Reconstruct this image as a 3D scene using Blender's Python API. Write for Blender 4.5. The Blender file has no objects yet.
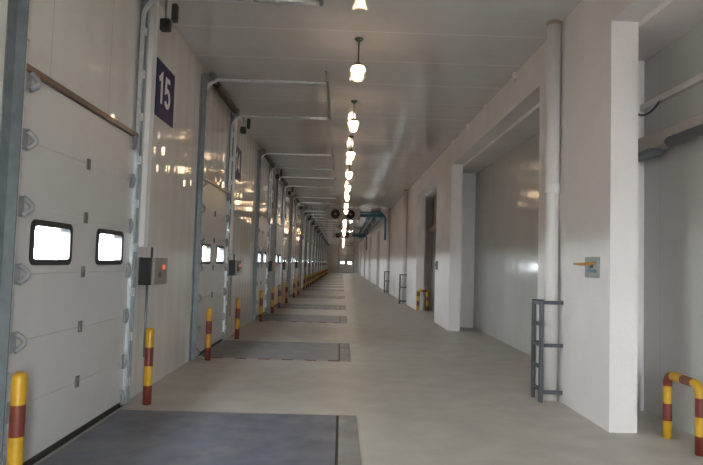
import bpy, bmesh, math, random
from mathutils import Vector, Matrix
random.seed(7)
S = bpy.context.scene
C = S.collection
PI = math.pi

# ------------------------------------------------------------------ materials
def mat(name, col, rough=0.5, metal=0.0, var=0.06, scale=3.0, bump=0.0, bscale=40.0, spec=0.5, dirt=None, dscale=1.2, damt=0.3):
    m = bpy.data.materials.new(name); m.use_nodes = True
    nt = m.node_tree; n = nt.nodes; l = nt.links
    b = n['Principled BSDF']
    b.inputs['Roughness'].default_value = rough
    b.inputs['Metallic'].default_value = metal
    b.inputs['Specular IOR Level'].default_value = spec
    tc = n.new('ShaderNodeTexCoord')
    nz = n.new('ShaderNodeTexNoise'); nz.inputs['Scale'].default_value = scale; nz.inputs['Detail'].default_value = 4
    l.new(tc.outputs['Object'], nz.inputs['Vector'])
    r = n.new('ShaderNodeValToRGB')
    r.color_ramp.elements[0].position = 0.3; r.color_ramp.elements[1].position = 0.7
    r.color_ramp.elements[0].color = [max(0, c * (1 - var)) for c in col] + [1]
    r.color_ramp.elements[1].color = [min(1, c * (1 + var)) for c in col] + [1]
    l.new(nz.outputs['Fac'], r.inputs['Fac'])
    out = r.outputs['Color']
    if dirt:
        n2 = n.new('ShaderNodeTexNoise'); n2.inputs['Scale'].default_value = dscale; n2.inputs['Detail'].default_value = 7; n2.inputs['Roughness'].default_value = 0.65
        l.new(tc.outputs['Object'], n2.inputs['Vector'])
        r2 = n.new('ShaderNodeValToRGB'); r2.color_ramp.elements[0].position = 0.5; r2.color_ramp.elements[1].position = 0.75
        r2.color_ramp.elements[0].color = (0, 0, 0, 1); r2.color_ramp.elements[1].color = (damt, damt, damt, 1)
        l.new(n2.outputs['Fac'], r2.inputs['Fac'])
        mx = n.new('ShaderNodeMix'); mx.data_type = 'RGBA'
        l.new(r2.outputs['Color'], mx.inputs['Factor']); l.new(out, mx.inputs['A']); mx.inputs['B'].default_value = list(dirt) + [1]
        out = mx.outputs['Result']
    l.new(out, b.inputs['Base Color'])
    if bump:
        nb = n.new('ShaderNodeTexNoise'); nb.inputs['Scale'].default_value = bscale; nb.inputs['Detail'].default_value = 3
        l.new(tc.outputs['Object'], nb.inputs['Vector'])
        bp = n.new('ShaderNodeBump'); bp.inputs['Strength'].default_value = bump; bp.inputs['Distance'].default_value = 0.01
        l.new(nb.outputs['Fac'], bp.inputs['Height']); l.new(bp.outputs['Normal'], b.inputs['Normal'])
    m['base_out'] = 1
    return m

def seams(m, axis, pitch, width, col, amt, offset=0.0):
    """thin panel joints every <pitch> metres along an axis, blended into the base colour"""
    nt = m.node_tree; n = nt.nodes; l = nt.links; b = n['Principled BSDF']
    src = b.inputs['Base Color'].links[0].from_socket
    tc = n.new('ShaderNodeTexCoord'); sp = n.new('ShaderNodeSeparateXYZ'); l.new(tc.outputs['Object'], sp.inputs[0])
    def mth(op, a, v):
        q = n.new('ShaderNodeMath'); q.operation = op; l.new(a, q.inputs[0]); q.inputs[1].default_value = v; return q.outputs[0]
    f = mth('ADD', sp.outputs['XYZ'.index(axis)], offset + 100 * pitch)
    f = mth('DIVIDE', f, pitch)
    q = n.new('ShaderNodeMath'); q.operation = 'FRACT'; l.new(f, q.inputs[0])
    f = mth('LESS_THAN', q.outputs[0], width / pitch)
    f = mth('MULTIPLY', f, amt)
    mx = n.new('ShaderNodeMix'); mx.data_type = 'RGBA'
    l.new(f, mx.inputs['Factor']); l.new(src, mx.inputs['A']); mx.inputs['B'].default_value = list(col) + [1]
    l.new(mx.outputs['Result'], b.inputs['Base Color'])

def ribs(m, axis, pitch, amp, coat, rough):
    """shallow rolled ribs along an axis, amplitude in metres"""
    nt = m.node_tree; n = nt.nodes; l = nt.links; b = n['Principled BSDF']
    tc = n.new('ShaderNodeTexCoord'); sp = n.new('ShaderNodeSeparateXYZ'); l.new(tc.outputs['Object'], sp.inputs[0])
    q = n.new('ShaderNodeMath'); q.operation = 'MULTIPLY'; l.new(sp.outputs['XYZ'.index(axis)], q.inputs[0]); q.inputs[1].default_value = 2 * PI / pitch
    w = n.new('ShaderNodeMath'); w.operation = 'SINE'; l.new(q.outputs[0], w.inputs[0])
    a = n.new('ShaderNodeMath'); a.operation = 'MULTIPLY'; l.new(w.outputs[0], a.inputs[0]); a.inputs[1].default_value = amp
    bp = n.new('ShaderNodeBump'); bp.inputs['Strength'].default_value = 1.0; bp.inputs['Distance'].default_value = 1.0
    l.new(a.outputs[0], bp.inputs['Height']); l.new(bp.outputs['Normal'], b.inputs['Coat Normal'])
    b.inputs['Specular IOR Level'].default_value = 0.05
    b.inputs['Coat Weight'].default_value = coat; b.inputs['Coat Roughness'].default_value = rough; b.inputs['Coat IOR'].default_value = 1.45

def emis(name, col, strength):
    m = bpy.data.materials.new(name); m.use_nodes = True
    nt = m.node_tree; nt.nodes.clear()
    e = nt.nodes.new('ShaderNodeEmission'); e.inputs[0].default_value = list(col) + [1]; e.inputs[1].default_value = strength
    o = nt.nodes.new('ShaderNodeOutputMaterial'); nt.links.new(e.outputs[0], o.inputs[0])
    return m

M = {}
M['panel'] = mat('cream_steel_panel', (0.66, 0.635, 0.60), 0.05, spec=0.32, var=0.03, scale=0.8, dirt=(0.50, 0.46, 0.42), dscale=1.5, damt=0.25)
ribs(M['panel'], 'Y', 0.42, 0.0021, 0.7, 0.03)
seams(M['panel'], 'Y', 1.15, 0.012, (0.35, 0.32, 0.29), 0.5)
M['ceiling'] = mat('ceiling_steel_panel', (0.60, 0.585, 0.58), 0.07, spec=0.28, var=0.03, scale=0.6, dirt=(0.38, 0.35, 0.32), damt=0.3)
ribs(M['ceiling'], 'Y', 0.46, 0.0009, 0.55, 0.035)
seams(M['ceiling'], 'Y', 1.15, 0.022, (0.80, 0.79, 0.77), 0.8, 0.30)
M['leaf'] = mat('door_leaf_enamel', (0.56, 0.555, 0.545), 0.3, var=0.03, scale=5, dirt=(0.42, 0.40, 0.37), dscale=2.5, damt=0.25, bump=0.06, bscale=9)
M['cold'] = mat('cold_store_panel', (0.52, 0.51, 0.485), 0.10, spec=0.35, var=0.03, scale=0.7, dirt=(0.4, 0.38, 0.35), damt=0.25)
ribs(M['cold'], 'Y', 0.50, 0.0012, 0.5, 0.14)
seams(M['cold'], 'Y', 1.0, 0.012, (0.36, 0.35, 0.32), 0.5, 0.55)
M['floor'] = mat('power_floated_concrete', (0.47, 0.435, 0.39), 0.42, var=0.10, scale=2.5, dirt=(0.35, 0.325, 0.29), dscale=0.9, damt=0.6, bump=0.05, bscale=60, spec=0.4)
M['deck'] = mat('leveller_deck_steel', (0.135, 0.146, 0.192), 0.42, metal=0.15, var=0.30, scale=3.0, dirt=(0.25, 0.245, 0.25), dscale=2.2, damt=0.8, bump=0.12, bscale=70)
M['deck_dusty'] = mat('dusty_leveller_deck', (0.215, 0.21, 0.215), 0.5, metal=0.1, var=0.2, scale=2.5, dirt=(0.31, 0.295, 0.27), dscale=1.8, damt=0.8, bump=0.1, bscale=70)
M['deck_frame'] = mat('leveller_frame_steel', (0.29, 0.275, 0.26), 0.6, metal=0.1, var=0.2, dirt=(0.22, 0.12, 0.07), dscale=4, damt=0.6)
M['galv'] = mat('galvanised_steel', (0.60, 0.64, 0.66), 0.36, metal=0.7, var=0.12, scale=14)
M['galv_dull'] = mat('weathered_galvanised_steel', (0.21, 0.235, 0.25), 0.5, metal=0.55, var=0.12, scale=9)
M['black'] = mat('black_rubber', (0.018, 0.018, 0.02), 0.5, var=0.2)
M['dark'] = mat('dark_grey_plastic', (0.022, 0.022, 0.026), 0.45, var=0.15)
M['hinge'] = mat('hinge_grey', (0.16, 0.155, 0.15), 0.5, metal=0.4)
M['brown'] = mat('bronze_brown_bar', (0.12, 0.078, 0.058), 0.28, metal=0.4)
M['spring'] = mat('oiled_spring_steel', (0.055, 0.04, 0.036), 0.45, metal=0.4, bump=0.6, bscale=60)
M['bracket'] = mat('pale_roller_plastic', (0.29, 0.30, 0.31), 0.4, metal=0.2)
M['yellow'] = mat('yellow_paint', (0.52, 0.29, 0.012), 0.4, var=0.1, scale=8, dirt=(0.3, 0.2, 0.05), dscale=9, damt=0.4)
M['red'] = mat('red_brown_paint', (0.14, 0.024, 0.014), 0.42, var=0.15, scale=8)
M['navy'] = mat('navy_sign_enamel', (0.010, 0.016, 0.085), 0.5, spec=0.25, var=0.1)
M['white'] = mat('white_sign_paint', (0.75, 0.74, 0.74), 0.5, var=0.02)
M['trunk'] = mat('white_trunking_plastic', (0.66, 0.62, 0.58), 0.35, var=0.02)
M['boxface'] = mat('beige_control_cover', (0.24, 0.22, 0.185), 0.45, var=0.04)
M['indicator'] = emis('lit_indicator', (1.0, 0.20, 0.08), 0.4)
M['globe'] = emis('lamp_globe_glow', (1.0, 0.67, 0.40), 12.5)
M['green'] = mat('green_lamp_metal', (0.10, 0.15, 0.08), 0.45, metal=0.3)
M['guard_steel'] = mat('grey_guard_steel', (0.07, 0.074, 0.088), 0.45, metal=0.3, var=0.15)
M['pipe'] = mat('white_pipe_plastic', (0.66, 0.63, 0.61), 0.35, var=0.04, dirt=(0.45, 0.4, 0.36), dscale=3, damt=0.3)
M['cap'] = mat('rusty_pipe_collar', (0.38, 0.30, 0.24), 0.7, var=0.2)
M['teal'] = mat('teal_pipe_jacket', (0.045, 0.18, 0.26), 0.5, var=0.15)
M['beam'] = mat('beige_rail_beam', (0.46, 0.41, 0.36), 0.4, var=0.05)
M['roller'] = mat('dark_roller_tube', (0.10, 0.10, 0.102), 0.5, var=0.1)
M['plate'] = mat('grey_switch_plate', (0.24, 0.25, 0.23), 0.5, metal=0.2)
M['orange'] = mat('orange_lever_paint', (0.42, 0.19, 0.04), 0.45, var=0.25, scale=12)
M['blue'] = mat('blue_plastic', (0.08, 0.13, 0.22), 0.45)
M['dust'] = mat('dusty_white_paint', (0.34, 0.32, 0.29), 0.6)
M['case'] = mat('evaporator_casing', (0.33, 0.32, 0.31), 0.35, var=0.03)
M['fan'] = mat('fan_black_brown', (0.03, 0.022, 0.018), 0.5, var=0.2)

# painted plaster of the pillars, window light low down put into the colour as a paler band
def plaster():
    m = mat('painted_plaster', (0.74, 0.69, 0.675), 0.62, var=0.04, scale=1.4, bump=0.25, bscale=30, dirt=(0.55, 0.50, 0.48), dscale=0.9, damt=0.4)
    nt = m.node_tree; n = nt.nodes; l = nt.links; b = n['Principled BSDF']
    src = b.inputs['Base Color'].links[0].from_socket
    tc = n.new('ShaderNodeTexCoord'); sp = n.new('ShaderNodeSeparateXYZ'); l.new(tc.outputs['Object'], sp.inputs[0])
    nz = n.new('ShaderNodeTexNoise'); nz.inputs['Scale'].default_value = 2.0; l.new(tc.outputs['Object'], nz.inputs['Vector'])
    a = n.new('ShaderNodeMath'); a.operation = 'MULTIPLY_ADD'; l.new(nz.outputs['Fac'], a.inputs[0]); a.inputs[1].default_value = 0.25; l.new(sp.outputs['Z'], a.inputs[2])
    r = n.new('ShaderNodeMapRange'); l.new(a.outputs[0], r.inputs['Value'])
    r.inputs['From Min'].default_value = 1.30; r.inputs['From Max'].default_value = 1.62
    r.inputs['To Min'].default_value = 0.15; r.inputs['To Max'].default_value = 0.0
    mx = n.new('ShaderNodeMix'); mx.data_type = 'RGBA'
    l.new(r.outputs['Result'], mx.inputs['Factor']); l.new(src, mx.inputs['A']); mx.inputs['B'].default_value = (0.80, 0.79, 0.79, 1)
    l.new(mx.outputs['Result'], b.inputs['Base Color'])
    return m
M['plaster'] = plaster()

def glass():
    m = bpy.data.materials.new('window_pane'); m.use_nodes = True
    nt = m.node_tree; nt.nodes.clear(); l = nt.links
    o = nt.nodes.new('ShaderNodeOutputMaterial'); t = nt.nodes.new('ShaderNodeBsdfTransparent'); g = nt.nodes.new('ShaderNodeBsdfGlossy')
    g.inputs['Roughness'].default_value = 0.03; t.inputs['Color'].default_value = (0.92, 0.94, 0.94, 1)
    mx = nt.nodes.new('ShaderNodeMixShader'); mx.inputs[0].default_value = 0.09
    l.new(t.outputs[0], mx.inputs[1]); l.new(g.outputs[0], mx.inputs[2]); l.new(mx.outputs[0], o.inputs[0])
    return m
M['glass'] = glass()

# ------------------------------------------------------------------ mesh builder
class MB:
    def __init__(s): s.bm = bmesh.new(); s.mats = []
    def mi(s, m):
        if m is None: return 0
        if m not in s.mats: s.mats.append(m)
        return s.mats.index(m)
    def box(s, a, b, m=None, bevel=0.0):
        k = s.mi(m)
        lo = [min(a[i], b[i]) for i in range(3)]; hi = [max(a[i], b[i]) for i in range(3)]
        t = bmesh.new()
        bmesh.ops.create_cube(t, size=1)
        for v in t.verts:
            v.co = Vector([lo[i] + (v.co[i] + 0.5) * (hi[i] - lo[i]) for i in range(3)])
        if bevel: bmesh.ops.bevel(t, geom=t.edges[:], offset=bevel, segments=2, affect='EDGES', profile=0.5)
        s._merge(t, k); return s
    def _merge(s, t, k):
        vm = {}
        for v in t.verts: vm[v] = s.bm.verts.new(v.co)
        for f in t.faces:
            try:
                q = s.bm.faces.new([vm[v] for v in f.verts]); q.material_index = k; q.smooth = f.smooth
            except ValueError: pass
        t.free()
    def tube(s, pts, r, m=None, seg=10, bands=None, closed_ends=True):
        """swept tube; bands = (length, [mat, mat]) alternates materials along the arc"""
        pts = [Vector(p) for p in pts]
        if bands:
            L, ms = bands; out = [pts[0]]; d = 0.0
            for a, b in zip(pts, pts[1:]):
                seglen = (b - a).length; t = 0.0
                nxt = (math.floor(d / L + 1e-6) + 1) * L
                while nxt < d + seglen - 1e-5:
                    out.append(a + (b - a) * ((nxt - d) / seglen)); nxt += L
                out.append(b); d += seglen
            pts = out
        rings = []; ref = None; d = 0.0; dist = [0.0]
        for i, p in enumerate(pts):
            if i: d += (p - pts[i - 1]).length; dist.append(d)
            tg = ((pts[min(i + 1, len(pts) - 1)] - p).normalized() + (p - pts[max(i - 1, 0)]).normalized())
            tg.normalize()
            if ref is None:
                ref = Vector((0, 0, 1)) if abs(tg.z) < 0.9 else Vector((1, 0, 0))
            x = tg.cross(ref); x.normalize(); y = x.cross(tg); y.normalize(); ref = y
            rr = r[i] if isinstance(r, (list, tuple)) else r
            rings.append([s.bm.verts.new(p + (x * math.cos(2 * PI * j / seg) + y * math.sin(2 * PI * j / seg)) * rr) for j in range(seg)])
        for i in range(len(rings) - 1):
            k = s.mi(m if not bands else bands[1][int(((dist[i] + dist[i + 1]) / 2) / bands[0]) % len(bands[1])])
            for j in range(seg):
                f = s.bm.faces.new((rings[i][j], rings[i][(j + 1) % seg], rings[i + 1][(j + 1) % seg], rings[i + 1][j])); f.smooth = True; f.material_index = k
        if closed_ends:
            f = s.bm.faces.new(rings[0][::-1]); f.material_index = s.mi(m if not bands else bands[1][0])
            f = s.bm.faces.new(rings[-1]); f.material_index = s.mi(m if not bands else bands[1][int((d - 1e-4) / bands[0]) % len(bands[1])])
        return s
    def lathe(s, prof, m=None, seg=16, c=(0, 0, 0), axis='Z', bandm=None):
        c = Vector(c); rings = []
        for r, z in prof:
            ring = []
            for j in range(seg):
                a = 2 * PI * j / seg
                p = Vector((r * math.cos(a), r * math.sin(a), z))
                if axis == 'Y': p = Vector((p.x, p.z, p.y))
                if axis == 'X': p = Vector((p.z, p.x, p.y))
                ring.append(s.bm.verts.new(c + p))
            rings.append(ring)
        for i in range(len(rings) - 1):
            k = s.mi(bandm[i] if bandm else m)
            for j in range(seg):
                f = s.bm.faces.new((rings[i][j], rings[i][(j + 1) % seg], rings[i + 1][(j + 1) % seg], rings[i + 1][j])); f.smooth = True; f.material_index = k
        f = s.bm.faces.new(rings[0][::-1]); f.material_index = s.mi(bandm[0] if bandm else m)
        f = s.bm.faces.new(rings[-1]); f.material_index = s.mi(bandm[-1] if bandm else m)
        return s
    def ring(s, outer, inner, x0, x1, m=None):
        """frame between two same-length loops of (y, z), extruded from x0 to x1"""
        k = s.mi(m); n = len(outer)
        L = [[s.bm.verts.new((x, p[0], p[1])) for p in lp] for x in (x0, x1) for lp in (outer, inner)]
        for j in range(n):
            h = (j + 1) % n
            for a, b in ((0, 1), (1, 3), (3, 2), (2, 0)):
                f = s.bm.faces.new((L[a][j], L[a][h], L[b][h], L[b][j])); f.material_index = k
        return s
    def build(s, name, m=None, parent=None, loc=(0, 0, 0)):
        bmesh.ops.recalc_face_normals(s.bm, faces=s.bm.faces[:])
        me = bpy.data.meshes.new(name); s.bm.to_mesh(me); s.bm.free()
        for q in (s.mats or [m]): me.materials.append(q)
        o = bpy.data.objects.new(name, me); C.objects.link(o); o.location = loc
        if parent: o.parent = parent
        return o

def rrect(cy, cz, w, h, r, n=5):
    out = []
    for sx, sz, a0 in ((1, 1, 0), (-1, 1, PI / 2), (-1, -1, PI), (1, -1, 3 * PI / 2)):
        for i in range(n + 1):
            a = a0 + PI / 2 * i / n
            out.append((cy + sx * (w / 2 - r) + r * math.cos(a), cz + sz * (h / 2 - r) + r * math.sin(a)))
    return out

def tag(o, label=None, cat=None, group=None, kind=None):
    if label: o['label'] = label
    if cat: o['category'] = cat
    if group: o['group'] = group
    if kind: o['kind'] = kind
    return o
def empty(name, loc, rz=0.0):
    o = bpy.data.objects.new(name, None); C.objects.link(o); o.location = loc; o.rotation_euler = (0, 0, rz); o.empty_display_size = 0.2
    return o
def copy_tree(o, parent=None, skip=()):
    c = o.copy(); C.objects.link(c); c.parent = parent
    for ch in list(o.children):
        if ch.name.split('.')[0] in skip: continue
        copy_tree(ch, c, skip)
    return c

ORD = ['first', 'second', 'third', 'fourth', 'fifth', 'sixth', 'seventh', 'eighth', 'ninth', 'tenth', 'eleventh', 'twelfth', 'thirteenth', 'fourteenth', 'fifteenth', 'sixteenth',
       'seventeenth', 'eighteenth', 'nineteenth', 'twentieth', 'twenty-first', 'twenty-second', 'twenty-third', 'twenty-fourth', 'twenty-fifth', 'twenty-sixth', 'twenty-seventh', 'twenty-eighth', 'twenty-ninth', 'thirtieth']

# ------------------------------------------------------------------ dimensions
XW = -2.345           # left wall face
XR, XN, XP = 2.705, 2.985, 3.53   # pillar face, back of pillar, cold-store panel
H = 4.73
Y0, Y1 = -3.2, 96.0
DOORS = [5.30, 10.62, 17.05, 21.4, 27.6, 34.7, 39.3, 44.5, 50.0, 55.5, 61.0, 66.5, 72.0, 77.5, 83.0, 88.5]
BAYS = [5.224, 10.755, 16.85] + DOORS[3:]     # centres of the levellers and bollards
HW, DH = 1.17, 2.93   # half width and height of the door openings

# ------------------------------------------------------------------ shell
f = MB().box((XW - 0.25, Y0 - 0.2, -0.2), (XP + 0.2, Y1 + 0.2, 0)).build('floor', M['floor'])
tag(f, 'worn grey concrete floor running the length of the hall', 'floor', kind='structure')
c = MB().box((XW - 0.25, Y0 - 0.2, H), (XP + 0.2, Y1 + 0.2, H + 0.15)).build('ceiling', M['ceiling'])
tag(c, 'glossy grey panel ceiling with cross joints', 'ceiling', kind='structure')

w = MB(); y = Y0
for d in DOORS:
    w.box((XW - 0.15, y, 0), (XW, d - HW, H)); w.box((XW - 0.15, d - HW, DH), (XW, d + HW, H)); y = d + HW
w.box((XW - 0.15, y, 0), (XW, Y1, H))
w = w.build('wall_left', M['panel']); tag(w, 'glossy cream panel wall holding the row of dock doors', 'wall', kind='structure')

# right side: pillars and lintel in front, wider recesses behind, cold-store panels at the back
OPEN = [(Y0, 5.874, 0, XP), (8.05, 14.63, 0.93, XP), (16.9, 21.2, 0.6, 3.33), (42.0, 45.3, 0.6, 3.33), (54.0, 58.0, 0.6, 3.33), (67.0, 71.0, 0.6, 3.33), (81.0, 85.0, 0.6, 3.33)]
ZL = 4.17
w = MB(); y = Y0; pil = []
for a, b, e, xp in OPEN:
    if a > y: w.box((XR, y, 0), (XN, a, H)); pil.append((y, a))
    w.box((XR, a, ZL), (XN, b, H)); y = b
w.box((XR, y, 0), (XN, Y1, H))
y = Y0
for i, (a, b, e, xp) in enumerate(OPEN):
    e2 = 0.93 if i < 2 else 0.6
    a2 = a - (0 if i == 0 else 0.5); b2 = b + e2
    if a2 > y: w.box((XN, y, 0), (XP + 0.15, a2, H))
    w.box((XN, a2, 4.11), (XP + 0.15, b2, H)); y = b2
w.box((XN, y, 0), (XP + 0.15, Y1, H))
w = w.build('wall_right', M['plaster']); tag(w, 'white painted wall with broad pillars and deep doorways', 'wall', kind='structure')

n_door = len(DOORS) + 2
for i, (a, b, e, xp) in enumerate(OPEN):
    a2 = a - (0 if i == 0 else 0.5); b2 = b + (0.93 if i < 2 else 0.6)
    q = MB().box((xp, a2 + 0.002, 0), (XP + 0.14, b2 - 0.002, 4.108))
    if i == 1:
        q = q.build('wall_recess', M['cold']); tag(q, 'glossy pale panel wall filling the wide recess between the two nearest pillars', 'wall', kind='structure')
    else:
        q = q.build('door_%d' % n_door, M['cold']); n_door += 1
        tag(q, ['pale panel cold-store door in the nearest recess beside the striped hoop', '', 'pale panel door in the recess beyond the second pillar',
            'pale cold-store door in the fourth recess along', 'pale cold-store door in the fifth recess along', 'pale cold-store door in the sixth recess along', 'pale cold-store door in the last recess along'][i], 'door', kind='structure')
        if i == 0:
            MB().box((XP - 0.05, Y0 + 0.1, 3.50), (XP, 6.80, 3.57)).build('ledge_trim', M['trunk'], q)

w = MB()
w.box((XW - 0.15, Y1, 0), (0.74 - HW, Y1 + 0.15, H)); w.box((0.74 + HW, Y1, 0), (XP + 0.15, Y1 + 0.15, H)); w.box((0.74 - HW, Y1, DH), (0.74 + HW, Y1 + 0.15, H))
w = w.build('wall_end', M['panel']); tag(w, 'cream panel wall closing the far end of the hall', 'wall', kind='structure')
w = MB()
w.box((XW - 0.15, Y0 - 0.15, 0), (0.9, Y0, H)); w.box((1.35, Y0 - 0.15, 0), (XP + 0.15, Y0, H)); w.box((0.9, Y0 - 0.15, 3.8), (1.35, Y0, H))
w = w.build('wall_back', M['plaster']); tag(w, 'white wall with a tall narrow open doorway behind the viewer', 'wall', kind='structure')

# ------------------------------------------------------------------ dock doors
SEC = 0.485
def make_leaf():
    r = empty('door_1', (XW, 0, 0))
    wy, wz, ww, wh = 0.585, 1.69, 0.66, 0.345
    for k in range(6):
        z0, z1 = k * SEC + (0.05 if k == 0 else 0.0), (k + 1) * SEC
        mb = MB()
        if k == 3:
            hw, hh = ww / 2 - 0.03, wh / 2 - 0.03
            ys = [-HW, -wy - hw, -wy + hw, wy - hw, wy + hw, HW]
            for a, b in ((0, 1), (2, 3), (4, 5)): mb.box((-0.04, ys[a], z0), (0.03, ys[b], z1))
            for a, b in ((1, 2), (3, 4)):
                mb.box((-0.04, ys[a], z0), (0.03, ys[b], wz - hh)); mb.box((-0.04, ys[a], wz + hh), (0.03, ys[b], z1))
        else:
            mb.box((-0.04, -HW, z0), (0.03, HW, z1), bevel=0.006)
        mb.build('door_section', M['leaf'], r)
    for s in (-1, 1):
        fr = MB().ring(rrect(s * wy, wz, ww, wh, 0.06), rrect(s * wy, wz, ww - 0.09, wh - 0.09, 0.035), -0.045, 0.045).build('window_frame', M['black'], r)
        MB().box((-0.02, s * wy - ww / 2 + 0.04, wz - wh / 2 + 0.04), (-0.014, s * wy + ww / 2 - 0.04, wz + wh / 2 - 0.04)).build('pane', M['glass'], fr)
    MB().box((-0.04, -HW, 0.0), (0.045, HW, 0.05), bevel=0.006).build('bottom_seal', M['black'], r)
    MB().box((-0.04, -HW, 6 * SEC), (0.06, HW, 6 * SEC + 0.055), bevel=0.008).build('top_bar', M['brown'], r)
    for k in range(1, 6):
        MB().box((0.028, -0.03, k * SEC - 0.05), (0.045, 0.03, k * SEC + 0.05), bevel=0.006).build('hinge', M['hinge'], r)
    for s in (-1, 1):
        for k in range(0, 7):
            z = k * SEC + (0.1 if k == 0 else (-0.06 if k == 6 else 0))
            pts = [(0.05 + 0.035 * math.sin(PI * i / 8), s * (HW - 0.10) - s * 0.055 * math.sin(PI * i / 8), z - 0.065 + 0.13 * i / 8) for i in range(9)]
            mb = MB().tube(pts, 0.020, seg=8); mb.box((0.028, s * (HW - 0.13), z - 0.075), (0.045, s * (HW - 0.05), z + 0.075), bevel=0.005)
            mb.build('roller_bracket', M['bracket'], r)
    return r
SIGNS = {0: '15', 1: '14'}
NEAR = 3
proto = make_leaf()
doors = []
HARD = ('hinge', 'roller_bracket')
def dlabel(i):
    if i == 0: return 'large white sectional dock door just before the 15 sign'
    if i == 1: return 'white sectional dock door just past the 15 sign'
    return '%s white sectional dock door along the cream wall' % ORD[i]
for i, d in enumerate(DOORS):
    o = proto if i == 0 else copy_tree(proto, None, HARD if i >= NEAR else ())
    o.name = 'door_%d' % (i + 1); o.location = (XW, d, 0)
    tag(o, dlabel(i), 'door', 'sectional dock doors', 'structure'); doors.append(o)
o = copy_tree(proto, None, HARD); o.name = 'door_%d' % (len(DOORS) + 1)
o.location = (0.74, Y1, 0); o.rotation_euler = (0, 0, -PI / 2)
tag(o, 'white sectional door with two bright windows closing the far end wall', 'door', None, 'structure'); o.pop('group', None)

# ------------------------------------------------------------------ overhead tracks of the doors
XT = 0.045            # track centre off the wall
def make_track():
    r = empty('overhead_door_track', (XW, 0, 0))
    ZT, R, XE = 4.52, 0.24, 2.03
    for s in (-1, 1):
        yy = s * (HW + 0.005)
        # C-profile swept: vertical, bend, horizontal
        path = [(XT, 0.02), (XT, ZT - R)] + [(XT + R - R * math.cos(a), ZT - R + R * math.sin(a)) for a in [PI / 2 * i / 8 for i in range(1, 9)]] + [(XE, ZT)]
        mb = MB(); prof = [(-0.016, -0.025), (0.016, -0.025), (0.016, 0.025), (-0.016, 0.025)]
        rings = []
        for i, (x, z) in enumerate(path):
            a = Vector(path[max(i - 1, 0)]); b = Vector(path[min(i + 1, len(path) - 1)]); t = (b - a).normalized(); nrm = Vector((t.y, -t.x))
            rings.append([mb.bm.verts.new((x + nrm.x * p, yy + q, z + nrm.y * p)) for p, q in prof])
        for i in range(len(rings) - 1):
            for j in range(4): mb.bm.faces.new((rings[i][j], rings[i][(j + 1) % 4], rings[i + 1][(j + 1) % 4], rings[i + 1][j]))
        mb.bm.faces.new(rings[0]); mb.bm.faces.new(rings[-1])
        mb.build('track', M['galv'], r)
        mb = MB().box((0.002, yy + s * 0.032, 0.0), (0.012, yy + s * 0.145, ZT + 0.04)); mb.box((0.012, yy + s * 0.032, 0.0), (0.085, yy + s * 0.042, ZT + 0.02))
        mb.build('wall_angle', M['galv_dull'], r)
        for z in [0.25 + 0.485 * k for k in range(9)]:
            if z < ZT - R:
                mb = MB().box((0.012, yy + s * 0.028, z - 0.045), (0.082, yy + s * 0.034, z + 0.045)); mb.box((0.066, yy - s * 0.028, z - 0.04), (0.079, yy + s * 0.031, z + 0.04))
                mb.build('track_clip', M['galv'], r)
        for x in (XE - 0.05,):
            MB().box((x, yy - 0.004, ZT), (x + 0.035, yy + 0.004, H - 0.002)).build('hanger', M['galv_dull'], r)
        MB().box((0.002, yy + s * 0.02, ZT - 0.02), (0.20, yy + s * 0.03, ZT + 0.09)).build('bearing_plate', M['galv_dull'], r)
    MB().box((XE - 0.02, -HW - 0.04, ZT - 0.02), (XE + 0.02, HW + 0.04, ZT + 0.025)).build('end_bar', M['galv_dull'], r)
    MB().tube([(0.13, -HW - 0.1, ZT + 0.05), (0.13, HW + 0.18, ZT + 0.05)], 0.016, seg=8).build('shaft', M['galv_dull'], r)
    # coil spring with visible turns
    prof = []; n = 56
    for i in range(n + 1):
        prof.append((0.066 if i % 2 else 0.056, -0.78 + 1.75 * i / n))
    MB().lathe(prof, seg=12, c=(0.13, 0, ZT + 0.05), axis='Y').build('torsion_spring', M['spring'], r)
    for s in (-1, 1):
        MB().lathe([(0.05, -0.05), (0.085, -0.05), (0.085, 0.05), (0.05, 0.05)], seg=14, c=(0.13, s * (HW - 0.08), ZT + 0.05), axis='Y').build('cable_drum', M['galv_dull'], r)
    MB().box((0.19, HW + 0.10, ZT - 0.33), (0.31, HW + 0.20, ZT - 0.19), bevel=0.02).build('drive_motor', M['black'], r)
    MB().box((0.33, HW + 0.06, ZT - 0.24), (0.40, HW + 0.14, ZT - 0.03), bevel=0.02).build('gear_unit', M['black'], r)
    MB().tube([(0.25, HW + 0.14, ZT - 0.2), (0.25, HW + 0.14, ZT + 0.05)], 0.012, seg=6).build('motor_stem', M['galv_dull'], r)
    MB().tube([(XE - 0.75, HW - 0.05, ZT - 0.01), (XE - 0.05, HW - 0.05, ZT - 0.01)], 0.028, seg=10).build('spring_bumper', M['galv'], r)
    return r
tproto = make_track()
for i, d in enumerate(DOORS):
    o = tproto if i == 0 else copy_tree(tproto, None, ('track_clip', 'hanger') if i >= NEAR else ())
    o.location = (XW, d, 0)
    lab = 'galvanised lifting track curving to the ceiling over the ' + ('door before the 15 sign' if i == 0 else 'door just past the 15 sign' if i == 1 else ORD[i] + ' dock door')
    tag(o, lab, 'door track', 'overhead tracks of the dock doors')

o = copy_tree(tproto, None, ('track_clip', 'hanger', 'drive_motor', 'gear_unit', 'motor_stem')); o.location = (0.74, Y1, 0); o.rotation_euler = (0, 0, -PI / 2)
tag(o, 'galvanised lifting track over the door in the far end wall', 'door track', 'overhead tracks of the dock doors')

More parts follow.
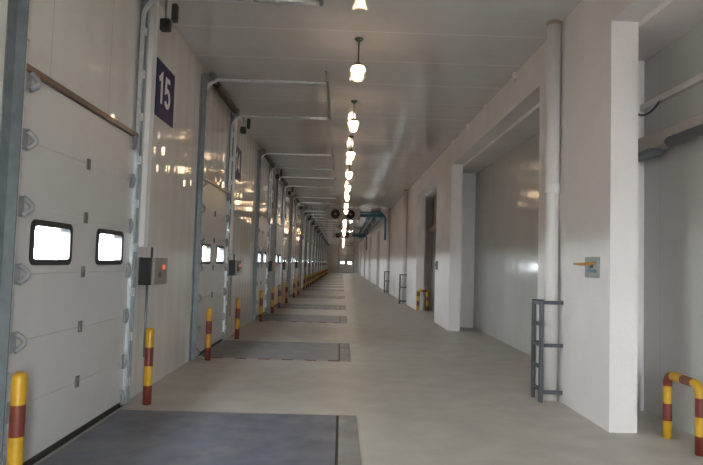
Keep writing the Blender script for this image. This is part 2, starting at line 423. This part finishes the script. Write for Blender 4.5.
# ------------------------------------------------------------------ dock levellers
def make_leveller():
    r = empty('dock_leveller', (XW, 0, 0))
    hw = 1.05
    MB().box((0.09, -hw + 0.03, 0.0), (2.34, hw - 0.03, 0.012), bevel=0.003).build('deck_plate', M['deck'], r)
    MB().box((2.34, -hw + 0.03, 0.0), (2.365, hw - 0.03, 0.006)).build('lip_joint', M['black'], r)
    mb = MB()
    mb.box((2.365, -hw, 0.0), (2.55, hw, 0.010)); mb.box((0.09, hw - 0.028, 0.0), (2.365, hw, 0.010))
    mb.build('pit_frame', M['deck_frame'], r)
    mb = MB(); n = 13
    for i in range(n):
        a = 0.09 + 2.46 * i / n; b = 0.09 + 2.46 * (i + 1) / n
        mb.box((a, -hw - 0.03, 0.0), (b, -hw + 0.028, 0.011), M['red'] if i % 2 else M['dust'])
    e = mb.build('hazard_edge', None, r); e['label'] = 'red and white striped edge strip'
    return r
lv = make_leveller()
for i, d in enumerate(BAYS):
    o = lv if i == 0 else copy_tree(lv); o.location = (XW, d - 0.03, 0.0)
    for ch in o.children:
        if ch.name.startswith('deck_plate') and i:
            if i == 1: dusty = ch.data.copy(); dusty.materials[0] = M['deck_dusty']
            ch.data = dusty
    tag(o, ('blue-grey' if i == 0 else 'dusty grey') + ' steel dock leveller plate in the floor at the ' + ('nearest dock door' if i == 0 else ORD[i] + ' dock door'), 'dock leveller', 'dock levellers in the floor')

# ------------------------------------------------------------------ bollards
def bollard_mesh():
    h, r = 0.83, 0.047
    z = [0.0, 0.205, 0.415, 0.62, 0.79]
    prof = [(r, q) for q in z] + [(r * 0.92, 0.808), (r * 0.70, 0.822), (r * 0.35, 0.829)]
    bm = [M['red'], M['yellow'], M['red'], M['yellow'], M['yellow'], M['yellow'], M['yellow']]
    return MB().lathe(prof, seg=18, bandm=bm).build('bollard')
bp = bollard_mesh(); bdata = None
for i, d in enumerate(BAYS):
    for s in (-1, 1):
        if i == 0 and s == -1: o = bp
        else: o = bp.copy(); C.objects.link(o)
        o.location = (XW + 0.265, d + s * 1.31, 0)
        side = 'near' if s < 0 else 'far'
        lab = 'yellow and red bollard at the %s side of the %s' % (side, 'nearest dock door' if i == 0 else 'door just past the 15 sign' if i == 1 else ORD[i] + ' dock door')
        tag(o, lab, 'bollard', 'striped bollards beside the dock doors')

# ------------------------------------------------------------------ number signs
def arc(cx, cy, rx, ry, a0, a1, n=12):
    return [(cx + rx * math.cos(math.radians(a0 + (a1 - a0) * i / n)), cy + ry * math.sin(math.radians(a0 + (a1 - a0) * i / n))) for i in range(n + 1)]
GLYPH = {   # strokes in a 0.6 x 1 cell
    '0': [arc(0.3, 0.5, 0.24, 0.44, 90, 450, 24)],
    '1': [[(0.10, 0.74), (0.36, 0.93), (0.36, 0.0)]],
    '2': [arc(0.3, 0.70, 0.23, 0.24, 170, -40) + [(0.08, 0.06), (0.56, 0.06)]],
    '3': [arc(0.28, 0.72, 0.22, 0.22, 150, -90), arc(0.28, 0.28, 0.24, 0.22, 90, -150)],
    '4': [[(0.42, 0.0), (0.42, 0.94), (0.04, 0.26), (0.58, 0.26)]],
    '5': [[(0.52, 0.94), (0.14, 0.94), (0.10, 0.52)] + arc(0.29, 0.32, 0.24, 0.27, 125, -150, 16)],
    '6': [arc(0.3, 0.30, 0.23, 0.25, 90, 450, 20), arc(0.56, 0.34, 0.49, 0.62, 90, 180)],
    '7': [[(0.06, 0.94), (0.54, 0.94), (0.22, 0.0)]],
    '8': [arc(0.3, 0.72, 0.19, 0.21, 90, 450, 20), arc(0.3, 0.28, 0.23, 0.23, 90, 450, 20)],
    '9': [arc(0.3, 0.70, 0.23, 0.25, 90, 450, 20), arc(0.04, 0.66, 0.49, 0.62, 0, -90)],
}
def text_mesh(txt, size, depth=0.006, th=0.155):
    mb = MB(); adv = 0.70; x0 = -adv * len(txt) / 2 + 0.05
    for k, ch in enumerate(txt):
        for st in GLYPH[ch]:
            P = [Vector(((x0 + adv * k + p[0]) * size, (p[1] - 0.5) * size)) for p in st]
            rows = []
            for i, p in enumerate(P):
                d0 = (p - P[i - 1]).normalized() if i else (P[1] - p).normalized()
                d1 = (P[i + 1] - p).normalized() if i < len(P) - 1 else d0
                n0 = Vector((-d0.y, d0.x)); n1 = Vector((-d1.y, d1.x)); nm = (n0 + n1).normalized()
                h = th * size / 2 / max(0.45, nm.dot(n0))
                rows.append([mb.bm.verts.new((x, q.x, q.y)) for q in (p + nm * h, p - nm * h) for x in (0.0, depth)])
            for a, b in zip(rows, rows[1:]):
                for i, j in ((0, 1), (1, 3), (3, 2), (2, 0)): mb.bm.faces.new((a[i], a[j], b[j], b[i]))
            for e in (rows[0], rows[-1]): mb.bm.faces.new((e[0], e[1], e[3], e[2]))
    o = mb.build('numeral', M['white']); me = o.data; bpy.data.objects.remove(o)
    return me
for i, d in enumerate(DOORS):
    r = empty('number_sign', (XW, d + 2.205, 3.71))
    if i == 0:
        pl = MB().box((0.0, -0.375, -0.355), (0.014, 0.375, 0.355), bevel=0.004).build('sign_plate', M['navy'], r); pm = pl.data
    else:
        pl = bpy.data.objects.new('sign_plate', pm); C.objects.link(pl); pl.parent = r
    num = str(15 - i) if i < 15 else ''
    if num and i < 8:
        t = bpy.data.objects.new('numeral', text_mesh(num, 0.385)); C.objects.link(t); t.parent = r; t.location = (0.0142, -0.07, 0.02)
        if i == 0: t['label'] = 'white number 15'
    tag(r, 'navy door sign with a white number 15' if i == 0 else 'navy number sign high on the wall after the %s dock door' % ORD[i], 'sign', 'door number signs')

# ------------------------------------------------------------------ control boxes and trunking
def make_control():
    r = empty('control_box', (XW + 0.003, 0, 1.28))
    MB().box((0.0, -0.25, 0.0), (0.15, 0.25, 0.32), bevel=0.008).build('housing', M['dark'], r)
    cv = MB().box((0.15, -0.25, 0.0), (0.19, 0.25, 0.32), bevel=0.012).build('front_cover', M['boxface'], r)
    MB().lathe([(0.02, 0.0), (0.030, 0.0), (0.030, 0.012), (0.015, 0.02)], seg=16, c=(0.19, 0.07, 0.21), axis='X').build('indicator_light', M['indicator'], cv)
    MB().box((0.19, -0.13, 0.09), (0.202, -0.04, 0.15), bevel=0.004).build('switch_button', M['dark'], cv)
    MB().tube([(0.10, -0.10, 0.32), (0.10, -0.10, 0.44)], 0.014, seg=8).build('cable_gland', M['dark'], r)
    MB().tube([(0.05, -0.06, 0.0), (0.05, -0.06, -0.85)], 0.015, seg=8).build('conduit', M['galv_dull'], r)
    return r
cp = make_control()
tp = MB().box((0, -0.07, 1.72), (0.06, 0.07, H), bevel=0.004).build('cable_trunking', M['white'])
for i, d in enumerate(DOORS):
    o = cp if i == 0 else copy_tree(cp); o.location = (XW + 0.003, d + 1.775, 1.28)
    w = 'nearest dock door' if i == 0 else ORD[i] + ' dock door'
    tag(o, 'dark control box with red light on the wall after the ' + w, 'control box', 'control boxes beside the dock doors')
    if i < 10:
        o = tp if i == 0 else tp.copy()
        if i: C.objects.link(o)
        o.location = (XW, d + 1.575, 0)
        tag(o, 'narrow white cable trunking running up the wall beside the ' + w, 'cable trunking', 'vertical cable trunkings')

# ------------------------------------------------------------------ hanging lamps
def make_lamp():
    r = empty('pendant_lamp', (0.1, 0, H))
    MB().lathe([(0.02, -0.05), (0.05, -0.03), (0.065, -0.008), (0.065, 0.0)], seg=14).build('ceiling_canopy', M['green'], r)
    MB().tube([(0, 0, -0.02), (0, 0, -0.36)], 0.011, seg=8).build('rod', M['green'], r)
    MB().lathe([(0.018, -0.335), (0.045, -0.35), (0.078, -0.385), (0.085, -0.395), (0.080, -0.40)], seg=16).build('lamp_hood', M['green'], r)
    MB().lathe([(0.085, -0.402), (0.098, -0.425), (0.096, -0.462), (0.078, -0.478), (0.074, -0.52), (0.066, -0.565), (0.045, -0.592), (0.018, -0.602)], seg=14).build('glass_globe', M['globe'], r)
    mb = MB()
    for k in range(6):
        a = 2 * PI * k / 6
        mb.tube([((q) * math.cos(a), (q) * math.sin(a), z) for q, z in ((0.108, -0.395), (0.112, -0.45), (0.102, -0.53), (0.07, -0.605), (0.0, -0.63))], 0.0035, seg=5)
    mb.build('wire_guard', M['green'], r)
    return r
lp = make_lamp(); LY = [8.02 + 3.15 * k for k in range(-3, 28)]
first = True; nl = 0
for y in LY:
    o = lp if first else copy_tree(lp, None, ('wire_guard',) if y > 20 else ()); first = False
    o.location = (0.15, y, H)
    nl += 1
    v = y > 6
    k = sum(1 for q in LY if 6 < q <= y)
    tag(o, ('%s lit ceiling lamp down the hall on a short rod' % ORD[k - 1]) if v else ('lit lamp overhead, %s step behind the first lamp in view' % ORD[2 - nl + 1]), 'lamp', 'row of hanging lamps')

# ------------------------------------------------------------------ drain pipes and their guards
def make_pipe():
    r = empty('drain_pipe', (2.605, 0, 0))
    MB().tube([(0, 0, 0.0), (0, 0, H - 0.05)], 0.085, seg=20).build('pipe_shaft', M['pipe'], r)
    MB().lathe([(0.087, -0.05), (0.094, -0.04), (0.094, -0.008), (0.087, 0.0)], seg=20, c=(0, 0, H)).build('ceiling_collar', M['cap'], r)
    MB().lathe([(0.087, 0), (0.094, 0.01), (0.094, 0.11), (0.087, 0.12)], seg=20, c=(0, 0, 2.55)).build('coupling', M['pipe'], r)
    return r
def make_guard():
    r = empty('pipe_guard', (2.44, 0, 0))
    for s in (-1, 1):
        MB().box((-0.02, s * 0.14 - 0.03, 0.0), (0.02, s * 0.14 + 0.03, 1.22), bevel=0.004).build('post', M['guard_steel'], r)
    for z in (0.15, 0.42, 0.68, 0.93, 1.185):
        MB().box((-0.015, -0.11, z - 0.02), (0.015, 0.11, z + 0.02)).build('rung', M['guard_steel'], r)
    for z in (0.12, 0.68, 1.195):
        for s in (-1, 1):
            MB().box((0.02, s * 0.14 - 0.008, z - 0.022), (XR - 2.44, s * 0.14 + 0.008, z + 0.022)).build('arm', M['guard_steel'], r)
    return r
pp, gp = make_pipe(), make_guard()
for i, y in enumerate((7.25, 24.3, 33.0)):
    o = pp if i == 0 else copy_tree(pp); o.location = (2.605, y, 0)
    where = ('nearest pillar with the lever switch', 'pillar past the second doorway', 'wall far past the second doorway')[i]
    tag(o, 'white round drain pipe standing against the ' + where, 'pipe', 'white drain pipes on the pillars')
    o = gp if i == 0 else copy_tree(gp); o.location = (2.44, y, 0)
    tag(o, 'dark grey ladder-like steel guard around the pipe by the ' + where, 'pipe guard', 'steel guards at the pipe feet')

# ------------------------------------------------------------------ hoop guards
def hoop(pts_w, h, name, order, tr=0.042):
    a, b = Vector(pts_w[0]), Vector(pts_w[1]); u = (b - a).normalized(); L = (b - a).length; R = 0.09; r = tr
    P = [a, a + Vector((0, 0, h - R))]
    for i in range(1, 7):
        t = PI / 2 * i / 6; P.append(a + u * (R - R * math.cos(t)) + Vector((0, 0, h - R + R * math.sin(t))))
    for i in range(0, 7):
        t = PI / 2 * i / 6; P.append(a + u * (L - R + R * math.sin(t)) + Vector((0, 0, h - R + R * math.cos(t))))
    P.append(b.copy())
    o = a.copy(); P = [p - o for p in P]
    tot = sum((q - p).length for p, q in zip(P, P[1:]))
    return MB().tube(P, r, seg=14, bands=(tot / 10, order)).build(name, None, None, o)
o = hoop([(3.215, 5.74, 0), (3.215, 5.22, 0)], 0.61, 'hoop_guard', [M['yellow'], M['red']])
tag(o, 'yellow and red striped hoop guard on the floor of the nearest recess', 'hoop guard', 'striped hoop guards')
o = hoop([(2.78, 21.05, 0), (3.10, 20.95, 0)], 0.70, 'hoop_guard', [M['yellow'], M['red']], 0.055)
tag(o, 'small distant yellow and dark hoop guard in the second doorway recess', 'hoop guard', 'striped hoop guards')

# ------------------------------------------------------------------ sliding door rails, cable
r = empty('sliding_door_rail', (XP, 3.0, 2.95)); tag(r, 'beige overhead rail beam across the nearest recess with dark roller tube', 'door rail')
MB().box((-0.20, -6.0, 0.0), (0.0, 3.80, 0.16), bevel=0.012).build('beam', M['beam'], r)
MB().box((-0.21, 3.32, -0.06), (-0.05, 3.78, 0.0), bevel=0.01).build('end_bracket', M['galv_dull'], r)
MB().lathe([(0.03, 0), (0.052, 0.004), (0.052, 5.0), (0.03, 5.01)], seg=18, c=(-0.21, -2.1, -0.01), axis='Y').build('roller_tube', M['roller'], r)
for i, (a, b) in enumerate(((16.5, 21.7), )):
    r = empty('sliding_door_rail', (3.33, a, 2.85)); tag(r, 'beige overhead rail beam inside the recess beyond the second pillar', 'door rail')
    MB().box((-0.16, 0, 0.0), (0.0, b - a, 0.16), bevel=0.01).build('beam', M['beam'], r)
    MB().box((-0.13, 2.2, -0.05), (-0.03, 2.7, 0.0)).build('roller_carriage', M['galv_dull'], r)
    q = MB().box((-0.05, b - a - 0.9, 0.16), (0.0, b - a - 0.75, 1.25)).build('upright', M['beam'], r)
A_, B_, C_ = Vector((2.99, 5.96, 3.25)), Vector((3.20, 6.12, 3.20)), Vector((3.48, 6.38, 3.50))
pts = [(A_ * (1 - t) ** 2 + B_ * 2 * t * (1 - t) + C_ * t * t) - A_ for t in [i / 12 for i in range(13)]]
o = MB().tube(pts, 0.011, seg=8).build('hanging_cable', M['black'], None, A_)
tag(o, 'thin black cable sagging across the panel above the beige rail', 'cable')

# ------------------------------------------------------------------ lever switch, small switch box, ceiling brackets
r = empty('lever_switch', (XR, 6.27, 1.635)); tag(r, 'square grey switch plate with orange lever on the nearest pillar', 'switch')
MB().box((-0.022, -0.17, -0.11), (0.0, 0.17, 0.11), bevel=0.006).build('plate', M['plate'], r)
MB().lathe([(0.03, -0.07), (0.034, -0.06), (0.034, -0.02), (0.03, -0.02)], seg=14, c=(0, -0.02, 0.02), axis='X').build('pivot', M['plate'], r)
MB().tube([(-0.03, -0.10, 0.045), (-0.08, -0.05, 0.035), (-0.11, 0.05, 0.03), (-0.12, 0.22, 0.033)], [0.016, 0.018, 0.017, 0.014], seg=10).build('lever', M['orange'], r)
MB().box((-0.034, -0.12, -0.055), (-0.022, 0.09, -0.025), bevel=0.003).build('name_strip', M['blue'], r)
r = empty('switch_box', (XR, 16.5, 1.62)); tag(r, 'small dark switch box on the second pillar', 'switch')
MB().box((-0.05, -0.07, -0.12), (0.0, 0.07, 0.12), bevel=0.008).build('box_body', M['hinge'], r)
MB().box((-0.062, -0.03, -0.03), (-0.05, 0.03, 0.05), bevel=0.004).build('toggle', M['dark'], r)
for i, y in enumerate((9.22, 11.1, 12.7, 14.4)):
    o = MB().box((-0.05, -0.05, -0.09), (0.0, 0.05, 0.0), bevel=0.006)
    o.box((-0.035, -0.02, -0.16), (-0.01, 0.02, -0.08), bevel=0.004)
    o = o.build('cable_hanger', M['white'], None, (XR, y, H))
    tag(o, ('pale clip under the ceiling edge, the one closest to the first drain pipe', 'pale clip at the ceiling edge, second from the first drain pipe', 'pale clip at the ceiling edge, third from the first drain pipe', 'pale clip under the ceiling edge just before the second pillar')[i], 'clip', 'small clips at the ceiling edge')

# ------------------------------------------------------------------ evaporator fans and teal pipes
def make_evap():
    r = empty('evaporator_unit', (0, 0, 4.02))
    MB().box((-0.95, 0.0, 0.0), (0.95, 0.55, 0.58), bevel=0.02).build('casing', M['case'], r)
    for x in (-0.415, 0.415):
        f = MB().lathe([(0.262, 0.0), (0.30, -0.03), (0.30, -0.06), (0.255, -0.06), (0.25, 0.0)], seg=24, c=(x, 0.0, 0.29), axis='Y').build('fan_ring', M['case'], r)
        MB().lathe([(0.02, -0.01), (0.254, -0.012), (0.254, -0.05), (0.02, -0.052)], seg=24, c=(x, -0.012, 0.29), axis='Y').build('fan_disc', M['fan'], f)
        MB().lathe([(0.02, -0.085), (0.055, -0.075), (0.055, -0.06), (0.03, -0.06)], seg=14, c=(x, 0.0, 0.29), axis='Y').build('fan_hub', M['case'], f)
    for x in (-0.85, 0.85):
        MB().box((x - 0.02, 0.2, 0.58), (x + 0.02, 0.28, H - 4.022)).build('hanger', M['galv_dull'], r)
    return r
ev = make_evap()
for i, y in enumerate((32.4, 57.0)):
    o = ev if i == 0 else copy_tree(ev); o.location = (0.0, y, 4.02)
    tag(o, ('nearer twin-fan cooling unit hung under the ceiling', 'farther twin-fan cooling unit hung under the ceiling')[i], 'cooling unit', 'ceiling cooling units')
    r = empty('insulated_pipe', (0.96, y + 0.3, 4.3)); tag(r, ('teal insulated pipe from the nearer cooling unit to the pillar wall', 'teal insulated pipe from the farther cooling unit to the pillar wall')[i], 'pipe', 'teal refrigerant pipes')
    MB().tube([(0.0, 0, 0.0), (1.20, 0, 0.0)], 0.10, seg=12).build('pipe_run', M['teal'], r)
    MB().tube([(0.0, -0.05, 0.17), (1.20, -0.05, 0.17)], 0.045, seg=10).build('pipe_run', M['teal'], r)
    MB().tube([(1.20, 0, 0.0), (1.33, 0, 0.0), (1.40, 0, -0.06), (1.43, 0, -0.16), (1.43, 0, -1.35)], 0.06, seg=12).build('drop_pipe', M['teal'], r)
    MB().tube([(1.16, 0, 0.05), (1.24, 0.1, 0.08), (1.26, 0.3, 0.08), (1.26, 23.5 if i == 0 else 12, 0.08)], 0.09, seg=12).build('long_run', M['teal'], r)
    MB().tube([(0.75, 0, 0.18), (0.85, 0.1, 0.22), (0.87, 0.3, 0.22), (0.87, 23.5 if i == 0 else 12, 0.22)], 0.05, seg=10).build('thin_run', M['teal'], r)
    for k in range(4 if i == 0 else 2):
        MB().box((0.75, 3 + 6 * k, 0.18), (1.37, 3.05 + 6 * k, H - 4.302)).build('pipe_hanger', M['galv_dull'], r)

# ------------------------------------------------------------------ yard outside the docks
M['yard'] = mat('yard_asphalt', (0.16, 0.155, 0.15), 0.8, var=0.15, scale=0.5)
g = MB().box((-80, -60, -1.3), (XW - 0.26, 160, -1.2)).build('ground', M['yard']); tag(g, 'grey asphalt yard outside the dock doors', 'ground', kind='structure')
g = MB().box((XW - 0.26, -60, -0.21), (40, Y0 - 0.21, -0.05)).build('ground_apron', M['yard']); tag(g, 'grey asphalt apron outside the back doorway', 'ground', kind='structure')

# ------------------------------------------------------------------ light
wd = bpy.data.worlds.new('overcast'); S.world = wd; wd.use_nodes = True
bg = wd.node_tree.nodes['Background']; bg.inputs[0].default_value = (0.90, 0.97, 1.0, 1); bg.inputs[1].default_value = 60.0
def portal(loc, rot, sx, sy):
    l = bpy.data.lights.new('doorway_portal', 'AREA'); l.shape = 'RECTANGLE'; l.size = sx; l.size_y = sy; l.cycles.is_portal = True
    o = bpy.data.objects.new('doorway_portal', l); C.objects.link(o); o.location = loc; o.rotation_euler = rot
portal((1.125, Y0 - 0.1, 1.9), (PI / 2, 0, 0), 0.45, 3.8)
for d in DOORS:
    portal((XW - 0.06, d, 1.69), (0, -PI / 2, 0), 0.30, 1.84)   # faces +X, over the two windows
     # faces +Y into the hall

# ------------------------------------------------------------------ camera
f_, pi_, ya, ro = 586.6, 0.0527, 0.0155, 0.0292
Fw = Vector((math.sin(ya) * math.cos(pi_), math.cos(ya) * math.cos(pi_), math.sin(pi_)))
R0 = Vector((math.cos(ya), -math.sin(ya), 0)); U0 = Vector((-math.sin(ya) * math.sin(pi_), -math.cos(ya) * math.sin(pi_), math.cos(pi_)))
Rr = R0 * math.cos(ro) + U0 * math.sin(ro); Uu = -R0 * math.sin(ro) + U0 * math.cos(ro)
cam = bpy.data.cameras.new('camera'); co = bpy.data.objects.new('camera', cam); C.objects.link(co)
cam.sensor_width = 36; cam.sensor_fit = 'HORIZONTAL'; cam.lens = f_ * 36 / 703; cam.clip_start = 0.05; cam.clip_end = 300
Mx = Matrix.Identity(4)
for i in range(3):
    Mx[i][0] = Rr[i]; Mx[i][1] = Uu[i]; Mx[i][2] = -Fw[i]
Mx[2][3] = 1.6
co.matrix_world = Mx
S.camera = co

vs = S.view_settings
S.display_settings.display_device = 'sRGB'
vs.view_transform = 'Standard'; vs.look = 'None'; vs.gamma = 1; vs.use_curve_mapping = False; vs.exposure = 0.95
